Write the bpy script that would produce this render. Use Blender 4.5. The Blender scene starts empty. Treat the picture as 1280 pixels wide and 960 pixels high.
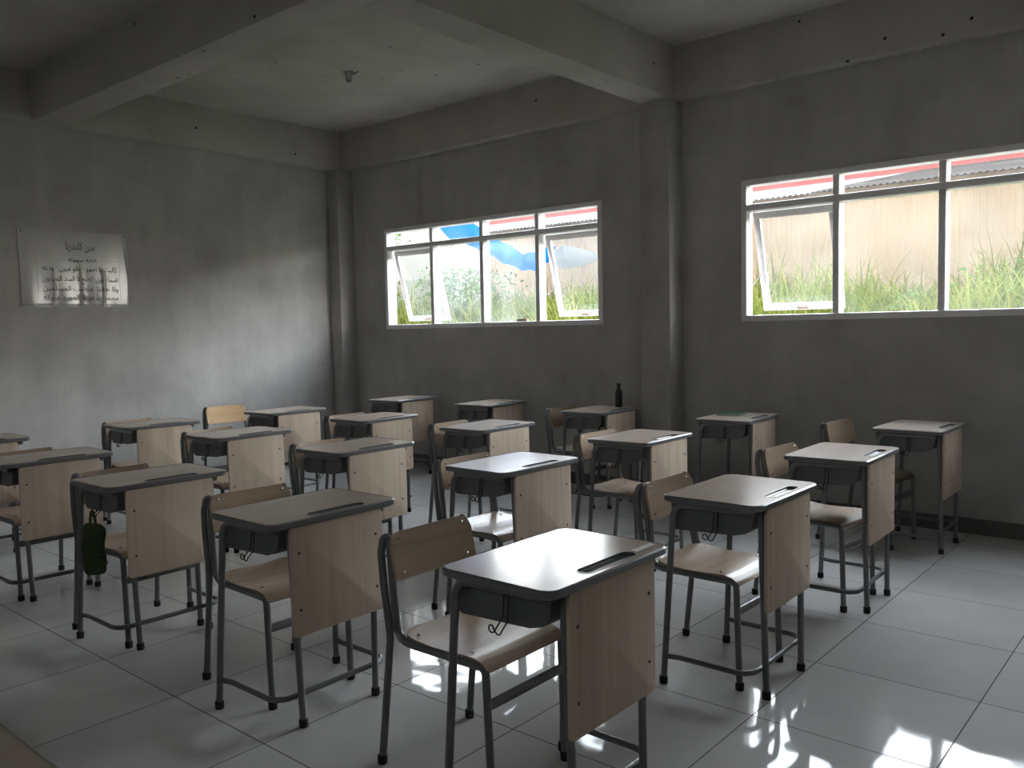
import bpy, bmesh, math, random, unicodedata
from mathutils import Vector, Matrix
random.seed(7)
PI = math.pi
R = math.radians
scene = bpy.context.scene
COL = scene.collection

SKY_SUN, SKY_BACK = 22.0, 1.0
# ------------------------------------------------------------------ materials
def new_mat(name):
    m = bpy.data.materials.new(name); m.use_nodes = True
    nt = m.node_tree
    return m, nt, nt.nodes['Principled BSDF']

def N(nt, t, **kw):
    n = nt.nodes.new(t)
    for k, v in kw.items(): setattr(n, k, v)
    return n

def ramp(nt, src, stops):
    r = N(nt, 'ShaderNodeValToRGB')
    el = r.color_ramp.elements
    while len(el) < len(stops): el.new(0.5)
    for e, (p, c) in zip(el, stops):
        e.position = p; e.color = (c[0], c[1], c[2], 1)
    nt.links.new(src, r.inputs[0])
    return r

def simple(name, c, rough=.5, metal=0, noise=.12, scale=18, bump=0, spec=.5, obj_rand=0):
    m, nt, b = new_mat(name)
    tc = N(nt, 'ShaderNodeTexCoord')
    nz = N(nt, 'ShaderNodeTexNoise'); nz.inputs['Scale'].default_value = scale; nz.inputs['Detail'].default_value = 5
    nt.links.new(tc.outputs['Object'], nz.inputs['Vector'])
    lo = tuple(x*(1-noise) for x in c); hi = tuple(min(1, x*(1+noise)) for x in c)
    r = ramp(nt, nz.outputs['Fac'], [(.3, lo), (.7, hi)])
    out = r.outputs[0]
    if obj_rand:
        oi = N(nt, 'ShaderNodeObjectInfo')
        mr = N(nt, 'ShaderNodeMapRange'); mr.inputs[3].default_value = 1-obj_rand; mr.inputs[4].default_value = 1+obj_rand
        nt.links.new(oi.outputs['Random'], mr.inputs[0])
        hs = N(nt, 'ShaderNodeHueSaturation')
        nt.links.new(mr.outputs[0], hs.inputs['Value']); nt.links.new(out, hs.inputs['Color'])
        out = hs.outputs[0]
    nt.links.new(out, b.inputs['Base Color'])
    b.inputs['Roughness'].default_value = rough
    b.inputs['Metallic'].default_value = metal
    b.inputs['Specular IOR Level'].default_value = spec
    if bump:
        bp = N(nt, 'ShaderNodeBump'); bp.inputs['Strength'].default_value = bump; bp.inputs['Distance'].default_value = .01
        nt.links.new(nz.outputs['Fac'], bp.inputs['Height']); nt.links.new(bp.outputs[0], b.inputs['Normal'])
    return m

def wood(name, dark, light, stretch, rough, scale=6, coat=0, rand=.05):
    """grain runs along the axis with the small stretch factor"""
    m, nt, b = new_mat(name)
    tc = N(nt, 'ShaderNodeTexCoord'); oi = N(nt, 'ShaderNodeObjectInfo')
    mp = N(nt, 'ShaderNodeMapping'); mp.inputs['Scale'].default_value = stretch
    ad = N(nt, 'ShaderNodeVectorMath', operation='ADD')
    mu = N(nt, 'ShaderNodeVectorMath', operation='SCALE'); mu.inputs['Scale'].default_value = 13.0
    cx = N(nt, 'ShaderNodeCombineXYZ')
    for i in range(3): nt.links.new(oi.outputs['Random'], cx.inputs[i])
    nt.links.new(cx.outputs[0], mu.inputs[0])
    nt.links.new(tc.outputs['Object'], mp.inputs['Vector'])
    nt.links.new(mp.outputs[0], ad.inputs[0]); nt.links.new(mu.outputs[0], ad.inputs[1])
    nz = N(nt, 'ShaderNodeTexNoise'); nz.inputs['Scale'].default_value = scale; nz.inputs['Detail'].default_value = 6
    nz.inputs['Roughness'].default_value = .6; nz.inputs['Distortion'].default_value = .4
    nt.links.new(ad.outputs[0], nz.inputs['Vector'])
    r = ramp(nt, nz.outputs['Fac'], [(.3, dark), (.68, light)])
    mr = N(nt, 'ShaderNodeMapRange'); mr.inputs[3].default_value = 1-rand; mr.inputs[4].default_value = 1+rand
    nt.links.new(oi.outputs['Random'], mr.inputs[0])
    hs = N(nt, 'ShaderNodeHueSaturation')
    nt.links.new(mr.outputs[0], hs.inputs['Value']); nt.links.new(r.outputs[0], hs.inputs['Color'])
    nt.links.new(hs.outputs[0], b.inputs['Base Color'])
    b.inputs['Roughness'].default_value = rough
    b.inputs['Specular IOR Level'].default_value = .15
    if coat:
        b.inputs['Coat Weight'].default_value = coat; b.inputs['Coat Roughness'].default_value = .12
    return m

def plaster(name, c1, c2, specks=False, streak=.28, rough=.85):
    m, nt, b = new_mat(name)
    geo = N(nt, 'ShaderNodeNewGeometry')
    big = N(nt, 'ShaderNodeTexNoise'); big.inputs['Scale'].default_value = 1.3; big.inputs['Detail'].default_value = 6; big.inputs['Roughness'].default_value = .62
    nt.links.new(geo.outputs['Position'], big.inputs['Vector'])
    mp = N(nt, 'ShaderNodeMapping'); mp.inputs['Scale'].default_value = (3.2, 3.2, .55)
    nt.links.new(geo.outputs['Position'], mp.inputs['Vector'])
    st = N(nt, 'ShaderNodeTexNoise'); st.inputs['Scale'].default_value = 1.6; st.inputs['Detail'].default_value = 5
    nt.links.new(mp.outputs[0], st.inputs['Vector'])
    mx = N(nt, 'ShaderNodeMix'); mx.inputs[0].default_value = streak
    nt.links.new(big.outputs['Fac'], mx.inputs[2]); nt.links.new(st.outputs['Fac'], mx.inputs[3])
    r = ramp(nt, mx.outputs[0], [(.33, c1), (.5, tuple((a+b_)/2 for a, b_ in zip(c1, c2))), (.66, c2)])
    out = r.outputs[0]
    if specks:
        vo = N(nt, 'ShaderNodeTexVoronoi'); vo.inputs['Scale'].default_value = 5.0
        nt.links.new(geo.outputs['Position'], vo.inputs['Vector'])
        lt = N(nt, 'ShaderNodeMath', operation='LESS_THAN'); lt.inputs[1].default_value = .055
        nt.links.new(vo.outputs['Distance'], lt.inputs[0])
        m2 = N(nt, 'ShaderNodeMix', data_type='RGBA'); m2.inputs[7].default_value = (.02, .02, .018, 1)
        nt.links.new(lt.outputs[0], m2.inputs[0]); nt.links.new(out, m2.inputs[6])
        out = m2.outputs[2]
    nt.links.new(out, b.inputs['Base Color'])
    fine = N(nt, 'ShaderNodeTexNoise'); fine.inputs['Scale'].default_value = 14; fine.inputs['Detail'].default_value = 6
    nt.links.new(geo.outputs['Position'], fine.inputs['Vector'])
    bp = N(nt, 'ShaderNodeBump'); bp.inputs['Strength'].default_value = .25; bp.inputs['Distance'].default_value = .01
    nt.links.new(fine.outputs['Fac'], bp.inputs['Height']); nt.links.new(bp.outputs[0], b.inputs['Normal'])
    b.inputs['Roughness'].default_value = rough
    b.inputs['Specular IOR Level'].default_value = .3
    return m

def floor_material():
    m, nt, b = new_mat('glossy_tile')
    geo = N(nt, 'ShaderNodeNewGeometry')
    sp = N(nt, 'ShaderNodeSeparateXYZ'); nt.links.new(geo.outputs['Position'], sp.inputs[0])
    ds, cells = [], []
    for ax in (0, 1):
        d = N(nt, 'ShaderNodeMath', operation='DIVIDE'); d.inputs[1].default_value = .6
        nt.links.new(sp.outputs[ax], d.inputs[0])
        a = N(nt, 'ShaderNodeMath', operation='ADD'); a.inputs[1].default_value = .5
        nt.links.new(d.outputs[0], a.inputs[0])
        f = N(nt, 'ShaderNodeMath', operation='FRACT'); nt.links.new(a.outputs[0], f.inputs[0])
        s = N(nt, 'ShaderNodeMath', operation='SUBTRACT'); s.inputs[1].default_value = .5
        nt.links.new(f.outputs[0], s.inputs[0])
        ab = N(nt, 'ShaderNodeMath', operation='ABSOLUTE'); nt.links.new(s.outputs[0], ab.inputs[0])
        ds.append(ab)
        fl = N(nt, 'ShaderNodeMath', operation='FLOOR'); nt.links.new(d.outputs[0], fl.inputs[0]); cells.append(fl)
    mn = N(nt, 'ShaderNodeMath', operation='MINIMUM')
    nt.links.new(ds[0].outputs[0], mn.inputs[0]); nt.links.new(ds[1].outputs[0], mn.inputs[1])
    gr = N(nt, 'ShaderNodeMath', operation='LESS_THAN'); gr.inputs[1].default_value = .0036
    nt.links.new(mn.outputs[0], gr.inputs[0])
    cb = N(nt, 'ShaderNodeCombineXYZ'); nt.links.new(cells[0].outputs[0], cb.inputs[0]); nt.links.new(cells[1].outputs[0], cb.inputs[1])
    wn = N(nt, 'ShaderNodeTexWhiteNoise'); nt.links.new(cb.outputs[0], wn.inputs['Vector'])
    nz = N(nt, 'ShaderNodeTexNoise'); nz.inputs['Scale'].default_value = 3; nz.inputs['Detail'].default_value = 5
    nt.links.new(geo.outputs['Position'], nz.inputs['Vector'])
    r = ramp(nt, nz.outputs['Fac'], [(.3, (.53, .515, .50)), (.7, (.60, .585, .565))])
    mr = N(nt, 'ShaderNodeMapRange'); mr.inputs[3].default_value = .94; mr.inputs[4].default_value = 1.05
    nt.links.new(wn.outputs['Value'], mr.inputs[0])
    hs = N(nt, 'ShaderNodeHueSaturation'); nt.links.new(mr.outputs[0], hs.inputs['Value']); nt.links.new(r.outputs[0], hs.inputs['Color'])
    mx = N(nt, 'ShaderNodeMix', data_type='RGBA'); mx.inputs[7].default_value = (.07, .065, .06, 1)
    nt.links.new(gr.outputs[0], mx.inputs[0]); nt.links.new(hs.outputs[0], mx.inputs[6])
    nt.links.new(mx.outputs[2], b.inputs['Base Color'])
    rr = N(nt, 'ShaderNodeMapRange'); rr.inputs[3].default_value = .03; rr.inputs[4].default_value = .065
    nt.links.new(nz.outputs['Fac'], rr.inputs[0])
    ra = N(nt, 'ShaderNodeMix'); ra.inputs[3].default_value = .7
    nt.links.new(gr.outputs[0], ra.inputs[0]); nt.links.new(rr.outputs[0], ra.inputs[2])
    nt.links.new(ra.outputs[0], b.inputs['Roughness'])
    # tiles are laid with tiny tilts and a faint waviness
    wv = N(nt, 'ShaderNodeTexNoise'); wv.inputs['Scale'].default_value = 5.5; wv.inputs['Detail'].default_value = 1
    nt.links.new(geo.outputs['Position'], wv.inputs['Vector'])
    bp = N(nt, 'ShaderNodeBump'); bp.inputs['Strength'].default_value = .35; bp.inputs['Distance'].default_value = .0035
    nt.links.new(wv.outputs['Fac'], bp.inputs['Height'])
    nt.links.new(bp.outputs[0], b.inputs['Normal'])
    b.inputs['Specular IOR Level'].default_value = .14
    return m

def glass_material(name, haze):
    m = bpy.data.materials.new(name); m.use_nodes = True
    nt = m.node_tree; nt.nodes.clear()
    out = N(nt, 'ShaderNodeOutputMaterial')
    tr = N(nt, 'ShaderNodeBsdfTransparent'); tr.inputs[0].default_value = (.96, .98, .97, 1)
    tl = N(nt, 'ShaderNodeBsdfTranslucent'); tl.inputs[0].default_value = (.9, .95, .92, 1)
    gl = N(nt, 'ShaderNodeBsdfGlossy'); gl.inputs['Roughness'].default_value = .02
    geo = N(nt, 'ShaderNodeNewGeometry')
    nz = N(nt, 'ShaderNodeTexNoise'); nz.inputs['Scale'].default_value = 4; nz.inputs['Detail'].default_value = 4
    nt.links.new(geo.outputs['Position'], nz.inputs['Vector'])
    mr = N(nt, 'ShaderNodeMapRange'); mr.inputs[1].default_value = .3; mr.inputs[2].default_value = .7
    mr.inputs[3].default_value = haze*.5; mr.inputs[4].default_value = haze*1.5
    nt.links.new(nz.outputs['Fac'], mr.inputs[0])
    m1 = N(nt, 'ShaderNodeMixShader'); nt.links.new(mr.outputs[0], m1.inputs[0])
    nt.links.new(tr.outputs[0], m1.inputs[1]); nt.links.new(tl.outputs[0], m1.inputs[2])
    lw = N(nt, 'ShaderNodeFresnel')
    io = N(nt, 'ShaderNodeMapRange'); io.inputs[3].default_value = 1.45; io.inputs[4].default_value = 1/1.45   # thin sheet: same reflection on both faces
    nt.links.new(geo.outputs['Backfacing'], io.inputs[0]); nt.links.new(io.outputs[0], lw.inputs[0])
    m2 = N(nt, 'ShaderNodeMixShader'); nt.links.new(lw.outputs[0], m2.inputs[0])
    nt.links.new(m1.outputs[0], m2.inputs[1]); nt.links.new(gl.outputs[0], m2.inputs[2])
    nt.links.new(m2.outputs[0], out.inputs[0])
    return m

def leaf_material(name, c1, c2, trans=.35):
    m = bpy.data.materials.new(name); m.use_nodes = True
    nt = m.node_tree; nt.nodes.clear()
    out = N(nt, 'ShaderNodeOutputMaterial')
    geo = N(nt, 'ShaderNodeNewGeometry')
    nz = N(nt, 'ShaderNodeTexNoise'); nz.inputs['Scale'].default_value = 1.7; nz.inputs['Detail'].default_value = 4
    nt.links.new(geo.outputs['Position'], nz.inputs['Vector'])
    ad = N(nt, 'ShaderNodeMath', operation='ADD'); sc = N(nt, 'ShaderNodeMath', operation='MULTIPLY'); sc.inputs[1].default_value = .35
    nt.links.new(geo.outputs['Random Per Island'], sc.inputs[0])
    nt.links.new(sc.outputs[0], ad.inputs[0]); nt.links.new(nz.outputs['Fac'], ad.inputs[1])
    r = ramp(nt, ad.outputs[0], [(.45, c1), (.95, c2)])
    df = N(nt, 'ShaderNodeBsdfDiffuse'); tl = N(nt, 'ShaderNodeBsdfTranslucent')
    nt.links.new(r.outputs[0], df.inputs[0]); nt.links.new(r.outputs[0], tl.inputs[0])
    mx = N(nt, 'ShaderNodeMixShader'); mx.inputs[0].default_value = trans
    nt.links.new(df.outputs[0], mx.inputs[1]); nt.links.new(tl.outputs[0], mx.inputs[2])
    nt.links.new(mx.outputs[0], out.inputs[0])
    return m

M = {}
M['wall'] = plaster('cement_plaster', (.315, .303, .288), (.495, .48, .46))
M['ceil'] = plaster('ceiling_paint', (.35, .33, .295), (.45, .425, .38), specks=True, streak=.2)
M['floor'] = floor_material()
M['base'] = simple('dark_skirting_tile', (.10, .095, .09), .3)
M['white'] = simple('white_window_paint', (.78, .75, .74), .4, noise=.04)
M['glass'] = glass_material('dusty_pane', .012)
M['glass_milky'] = glass_material('milky_pane', .013)
M['glass_film'] = glass_material('filmy_pane', .035)
M['steel'] = simple('grey_painted_steel', (.14, .14, .138), .32, noise=.1, spec=.6)
M['rubber'] = simple('black_rubber', (.012, .012, .012), .7)
M['tray'] = simple('dark_grey_tray', (.10, .102, .10), .45)
M['edge'] = simple('grey_edge_band', (.14, .14, .138), .28, noise=.06)
M['top'] = wood('beige_laminate', (.44, .36, .30), (.50, .415, .35), (1.6, .25, 1), .19, 5, rand=.04)
M['panel'] = wood('pale_maple_panel', (.45, .355, .265), (.58, .475, .365), (1, 2.2, .10), .42, 9, rand=.05)
M['ply'] = wood('tan_plywood', (.30, .22, .15), (.41, .31, .22), (2.2, .22, 2.2), .3, 7, rand=.14)
M['ply_pale'] = wood('pale_orange_plywood', (.56, .37, .19), (.66, .46, .26), (2.2, .22, 2.2), .3, 7, rand=0)
M['screw'] = simple('bright_screw', (.5, .5, .5), .25, metal=1)
M['dark_screw'] = simple('dark_screw', (.05, .045, .04), .5)
M['sheet'] = simple('laminated_paper', (.47, .46, .445), .16, noise=.05, scale=6, spec=.6)
M['ink'] = simple('black_ink', (.02, .02, .02), .4)
M['faint'] = simple('grey_ruled_line', (.30, .30, .29), .4)
M['black'] = simple('black_plastic', (.012, .012, .012), .3)
M['pouch'] = simple('dark_green_cloth', (.030, .046, .013), .8, noise=.35, scale=60, bump=.3)
M['sticker'] = simple('worn_sticker', (.62, .60, .58), .5, noise=.3, scale=90)
M['book'] = simple('green_cover', (.03, .10, .055), .4)
M['paper'] = simple('page_edges', (.6, .58, .52), .7)
M['bulb'] = glass_material('bulb_glass', .10)
M['tin'] = simple('peach_corrugated_sheet', (.78, .60, .45), .6, noise=.10, scale=1.2)
M['tin_roof'] = simple('weathered_roof_sheet', (.062, .052, .047), .7, noise=.35, scale=1.5, spec=0)
M['pale_roof'] = simple('pale_roof_sheet', (.25, .24, .235), .7, noise=.15, scale=1.5, spec=0)
M['red'] = simple('red_wall_sheet', (.74, .20, .22), .5, noise=.1)
M['rust'] = simple('rusty_eave_trim', (.36, .22, .13), .8)
M['house'] = simple('whitewashed_wall', (.80, .78, .77), .8, noise=.05, scale=2)
M['mould'] = simple('stained_plinth', (.50, .50, .42), .85, noise=.25, scale=3)
M['brick'] = simple('pink_brick', (.55, .36, .30), .85, noise=.2, scale=6)
M['earth'] = simple('earth_bank', (.13, .15, .05), .9, noise=.3, scale=3)
M['pole'] = simple('grey_pole', (.25, .25, .25), .6)
M['grass'] = leaf_material('long_grass', (.095, .13, .026), (.27, .27, .075))
M['leaf'] = leaf_material('weed_leaf', (.07, .14, .035), (.18, .26, .085))

def cloth_mat(name, c, t):
    m = bpy.data.materials.new(name); m.use_nodes = True
    nt = m.node_tree; nt.nodes.clear()
    out = N(nt, 'ShaderNodeOutputMaterial')
    geo = N(nt, 'ShaderNodeNewGeometry')
    nz = N(nt, 'ShaderNodeTexNoise'); nz.inputs['Scale'].default_value = 3
    nt.links.new(geo.outputs['Position'], nz.inputs['Vector'])
    r = ramp(nt, nz.outputs['Fac'], [(.3, tuple(x*.85 for x in c)), (.7, c)])
    df = N(nt, 'ShaderNodeBsdfDiffuse'); tl = N(nt, 'ShaderNodeBsdfTranslucent')
    nt.links.new(r.outputs[0], df.inputs[0]); nt.links.new(r.outputs[0], tl.inputs[0])
    mx = N(nt, 'ShaderNodeMixShader'); mx.inputs[0].default_value = t
    nt.links.new(df.outputs[0], mx.inputs[1]); nt.links.new(tl.outputs[0], mx.inputs[2])
    nt.links.new(mx.outputs[0], out.inputs[0])
    return m
M['tarp'] = cloth_mat('blue_tarpaulin', (.04, .33, .80), .6)
M['tarp_grey'] = cloth_mat('silver_tarpaulin_back', (.60, .60, .62), .4)

# ------------------------------------------------------------------ mesh helpers
def link(name, bm, mat, parent=None, smooth=40):
    bmesh.ops.recalc_face_normals(bm, faces=bm.faces[:])
    me = bpy.data.meshes.new(name)
    if smooth:
        for f in bm.faces: f.smooth = True
        lim = R(smooth)
        for e in bm.edges:
            e.smooth = (len(e.link_faces) == 2 and e.calc_face_angle(0) < lim)
    bm.to_mesh(me); bm.free()
    me.materials.append(mat)
    o = bpy.data.objects.new(name, me); COL.objects.link(o)
    if parent: o.parent = parent
    return o

def box(bm, x0, x1, y0, y1, z0, z1, bev=0):
    b2 = bmesh.new() if bev else bm
    vs = [b2.verts.new((x, y, z)) for x in (x0, x1) for y in (y0, y1) for z in (z0, z1)]
    for q in ((0,1,3,2), (4,6,7,5), (0,4,5,1), (2,3,7,6), (0,2,6,4), (1,5,7,3)):
        b2.faces.new([vs[i] for i in q])
    if bev:
        bmesh.ops.recalc_face_normals(b2, faces=b2.faces[:])
        bmesh.ops.bevel(b2, geom=b2.edges[:], offset=bev, segments=2, affect='EDGES', profile=.5)
        merge(bm, b2)

def merge(bm, b2, mat=None):
    if mat is not None: bmesh.ops.transform(b2, matrix=mat, verts=b2.verts[:])
    me = bpy.data.meshes.new('tmp'); b2.to_mesh(me); b2.free()
    bm.from_mesh(me); bpy.data.meshes.remove(me)

def fillet(pts, radii, seg=6):
    """round the inner corners of a polyline"""
    P = [Vector(p) for p in pts]
    if not isinstance(radii, (list, tuple)): radii = [radii]*len(P)
    out = [P[0]]
    for i in range(1, len(P)-1):
        a, b, c = P[i-1], P[i], P[i+1]; r = radii[i]
        u = (a-b).normalized(); v = (c-b).normalized()
        ang = u.angle(v)
        if r <= 0 or ang > R(178): out.append(b); continue
        t = min(r/math.tan(ang/2), (a-b).length*.49, (c-b).length*.49)
        rr = t*math.tan(ang/2)
        p0, p1 = b+u*t, b+v*t
        cen = b + (u+v).normalized()*(rr/math.sin(ang/2))
        e0 = p0-cen; e1 = p1-cen; tot = e0.angle(e1); ax = e0.cross(e1)
        if ax.length < 1e-9: out.append(b); continue
        ax.normalize()
        for k in range(seg+1):
            out.append(cen + Matrix.Rotation(tot*k/seg, 3, ax) @ e0)
    out.append(P[-1])
    return out

def tube(bm, pts, r, n=10, cap=True, flat=None):
    P = [Vector(p) for p in pts]
    q = [P[0]]
    for p in P[1:]:
        if (p-q[-1]).length > 1e-5: q.append(p)
    P = q; rings = []
    t0 = (P[1]-P[0]).normalized()
    ref = Vector((0,1,0)) if abs(t0.y) < .9 else Vector((1,0,0))
    nrm = (ref - t0*ref.dot(t0)).normalized(); tp = t0
    for i, p in enumerate(P):
        t = ((P[min(i+1, len(P)-1)]-p).normalized() + (p-P[max(i-1, 0)]).normalized()).normalized() if 0 < i < len(P)-1 else ((P[1]-P[0]).normalized() if i == 0 else (P[-1]-P[-2]).normalized())
        ax = tp.cross(t)
        if ax.length > 1e-8:
            nrm = Matrix.Rotation(tp.angle(t), 3, ax.normalized()) @ nrm
        nrm = (nrm - t*nrm.dot(t)).normalized(); bn = t.cross(nrm); tp = t
        ra = r(i/(len(P)-1)) if callable(r) else r
        rings.append([bm.verts.new(p + (nrm*math.cos(2*PI*k/n)*(flat or 1) + bn*math.sin(2*PI*k/n))*ra) for k in range(n)])
    for a, b in zip(rings, rings[1:]):
        for k in range(n): bm.faces.new((a[k], a[(k+1) % n], b[(k+1) % n], b[k]))
    if cap:
        bm.faces.new(rings[0][::-1]); bm.faces.new(rings[-1])

def lathe(bm, prof, n=16, at=(0,0,0)):
    rings = []
    for r, z in prof:
        rings.append([bm.verts.new((at[0]+r*math.cos(2*PI*k/n), at[1]+r*math.sin(2*PI*k/n), at[2]+z)) for k in range(n)])
    for a, b in zip(rings, rings[1:]):
        for k in range(n): bm.faces.new((a[k], a[(k+1) % n], b[(k+1) % n], b[k]))
    bm.faces.new(rings[0][::-1]); bm.faces.new(rings[-1])

def rounded_outline(x0, x1, y0, y1, r, seg=6):
    o = []
    for cx, cy, a in ((x1-r, y1-r, 0), (x0+r, y1-r, 90), (x0+r, y0+r, 180), (x1-r, y0+r, 270)):
        for k in range(seg+1):
            t = R(a+90*k/seg); o.append((cx+r*math.cos(t), cy+r*math.sin(t)))
    return o

def prism(bm, outline, z0, z1, bev=0):
    b2 = bmesh.new()
    lo = [b2.verts.new((x, y, z0)) for x, y in outline]; hi = [b2.verts.new((x, y, z1)) for x, y in outline]
    n = len(lo)
    for k in range(n): b2.faces.new((lo[k], lo[(k+1) % n], hi[(k+1) % n], hi[k]))
    b2.faces.new(lo[::-1]); b2.faces.new(hi)
    bmesh.ops.recalc_face_normals(b2, faces=b2.faces[:])
    if bev:
        ed = [e for e in b2.edges if abs(e.verts[0].co.z-e.verts[1].co.z) < 1e-6]
        bmesh.ops.bevel(b2, geom=ed, offset=bev, segments=2, affect='EDGES', profile=.5)
    merge(bm, b2)

def tag(o, label, cat, group=None):
    o['label'] = label; o['category'] = cat
    if group: o['group'] = group
    return o

def thing(name, label, cat, loc=(0,0,0), rz=0, group=None):
    o = bpy.data.objects.new(name, None); COL.objects.link(o)
    o.empty_display_size = .05
    o.location = loc; o.rotation_euler = (0, 0, rz)
    return tag(o, label, cat, group)

def struct(name, bm, mat, smooth=40):
    o = link(name, bm, mat, None, smooth); o['kind'] = 'structure'; return o

def kids(o): return [c for c in bpy.data.objects if c.parent == o]

def copy_tree(o, parent=None):
    c = o.copy(); COL.objects.link(c)
    if parent: c.parent = parent
    for ch in kids(o): copy_tree(ch, c)
    return c

# ------------------------------------------------------------------ camera
cam = bpy.data.cameras.new('camera'); co = bpy.data.objects.new('camera', cam); COL.objects.link(co)
rt = Vector((0.76121096, 0.64818190, -0.02044764)); up = Vector((-0.02733418, 0.06357120, 0.99760290)); fw = Vector((-0.64792802, 0.75882734, -0.06610861))
mw = Matrix((rt, up, -fw)).transposed().to_4x4(); mw.translation = (1.86838, -2.15782, 1.38795)
co.matrix_world = mw
cam.sensor_fit = 'HORIZONTAL'; cam.sensor_width = 36; cam.lens = 1060.35/1280*36; cam.clip_start = .02; cam.clip_end = 300
scene.camera = co

# ------------------------------------------------------------------ room shell
XL, XR, YW, YN = -5.67, 2.65, 3.87, -2.50      # back wall (left in the photo), front wall, window wall, near wall
TH = .15; ZB, ZC = 3.12, 3.52
W1 = (-5.01, -2.24); W2 = (-.98, 1.79); WZ = (1.40, 2.45)

bm = bmesh.new(); box(bm, XL-TH, XR+TH, YN-TH, YW+TH, -.12, 0); struct('floor', bm, M['floor'], 0)
bm = bmesh.new(); box(bm, XL-TH, XR+TH, YN-TH, YW+TH, ZC, ZC+.15); struct('ceiling', bm, M['ceil'], 0)
bm = bmesh.new(); box(bm, XL-TH, XL, YN, YW, 0, ZC); struct('wall_left', bm, M['wall'], 0)
bm = bmesh.new(); box(bm, XR, XR+TH, YN, YW, 0, ZC); struct('wall_front', bm, M['wall'], 0)
def pierced_wall(name, y0, y1, holes):
    bm = bmesh.new()
    box(bm, XL-TH, XR+TH, y0, y1, 0, WZ[0]); box(bm, XL-TH, XR+TH, y0, y1, WZ[1], ZC)
    e = [XL-TH] + [v for h in holes for v in h] + [XR+TH]
    for a, b in zip(e[::2], e[1::2]): box(bm, a, b, y0, y1, WZ[0], WZ[1])
    struct(name, bm, M['wall'], 0)
pierced_wall('wall_right', YW, YW+TH, (W1, W2))
pierced_wall('wall_near', YN-TH, YN, (W1, W2))  # near wall, pierced for the added fill-light windows
# perimeter and cross beams
BX0, BX1 = -1.745, -1.480; BY0, BY1 = .645, .915; PB = .12
def beam(name, *a):
    bm = bmesh.new(); box(bm, *a, bev=.006); return struct(name, bm, M['ceil'])
beam('trim_1', XL, XR, YW-PB, YW, ZB, ZC)
beam('trim_2', XL, XL+PB, YN, YW-PB, ZB, ZC)
beam('trim_3', BX0, BX1, BY1, YW-PB, ZB, ZC)
beam('trim_4', XL+PB, XR-PB, BY0, BY1, ZB, ZC)
beam('trim_5', BX0, BX1, YN+PB, BY0, ZB, ZC)
beam('trim_6', XR-PB, XR, YN, YW-PB, ZB, ZC)
beam('trim_7', XL+PB, XR-PB, YN, YN+PB, ZB, ZC)
def column(name, *a):
    bm = bmesh.new(); box(bm, *a, bev=.008); return struct(name, bm, M['wall'])
column('trim_8', BX0, BX1, 3.67, YW, 0, ZB)
column('trim_9', XL, -5.505, 3.655, YW, 0, ZB)
column('trim_10', XR-.17, XR, 3.66, YW, 0, ZB)
bm = bmesh.new(); box(bm, XL, XL+.012, YN, 3.655, 0, .10); struct('baseboard_left', bm, M['base'])
bm = bmesh.new(); box(bm, -5.505, BX0, YW-.012, YW, 0, .10); box(bm, BX1, XR-.17, YW-.012, YW, 0, .10); struct('baseboard_right', bm, M['base'])

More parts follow.
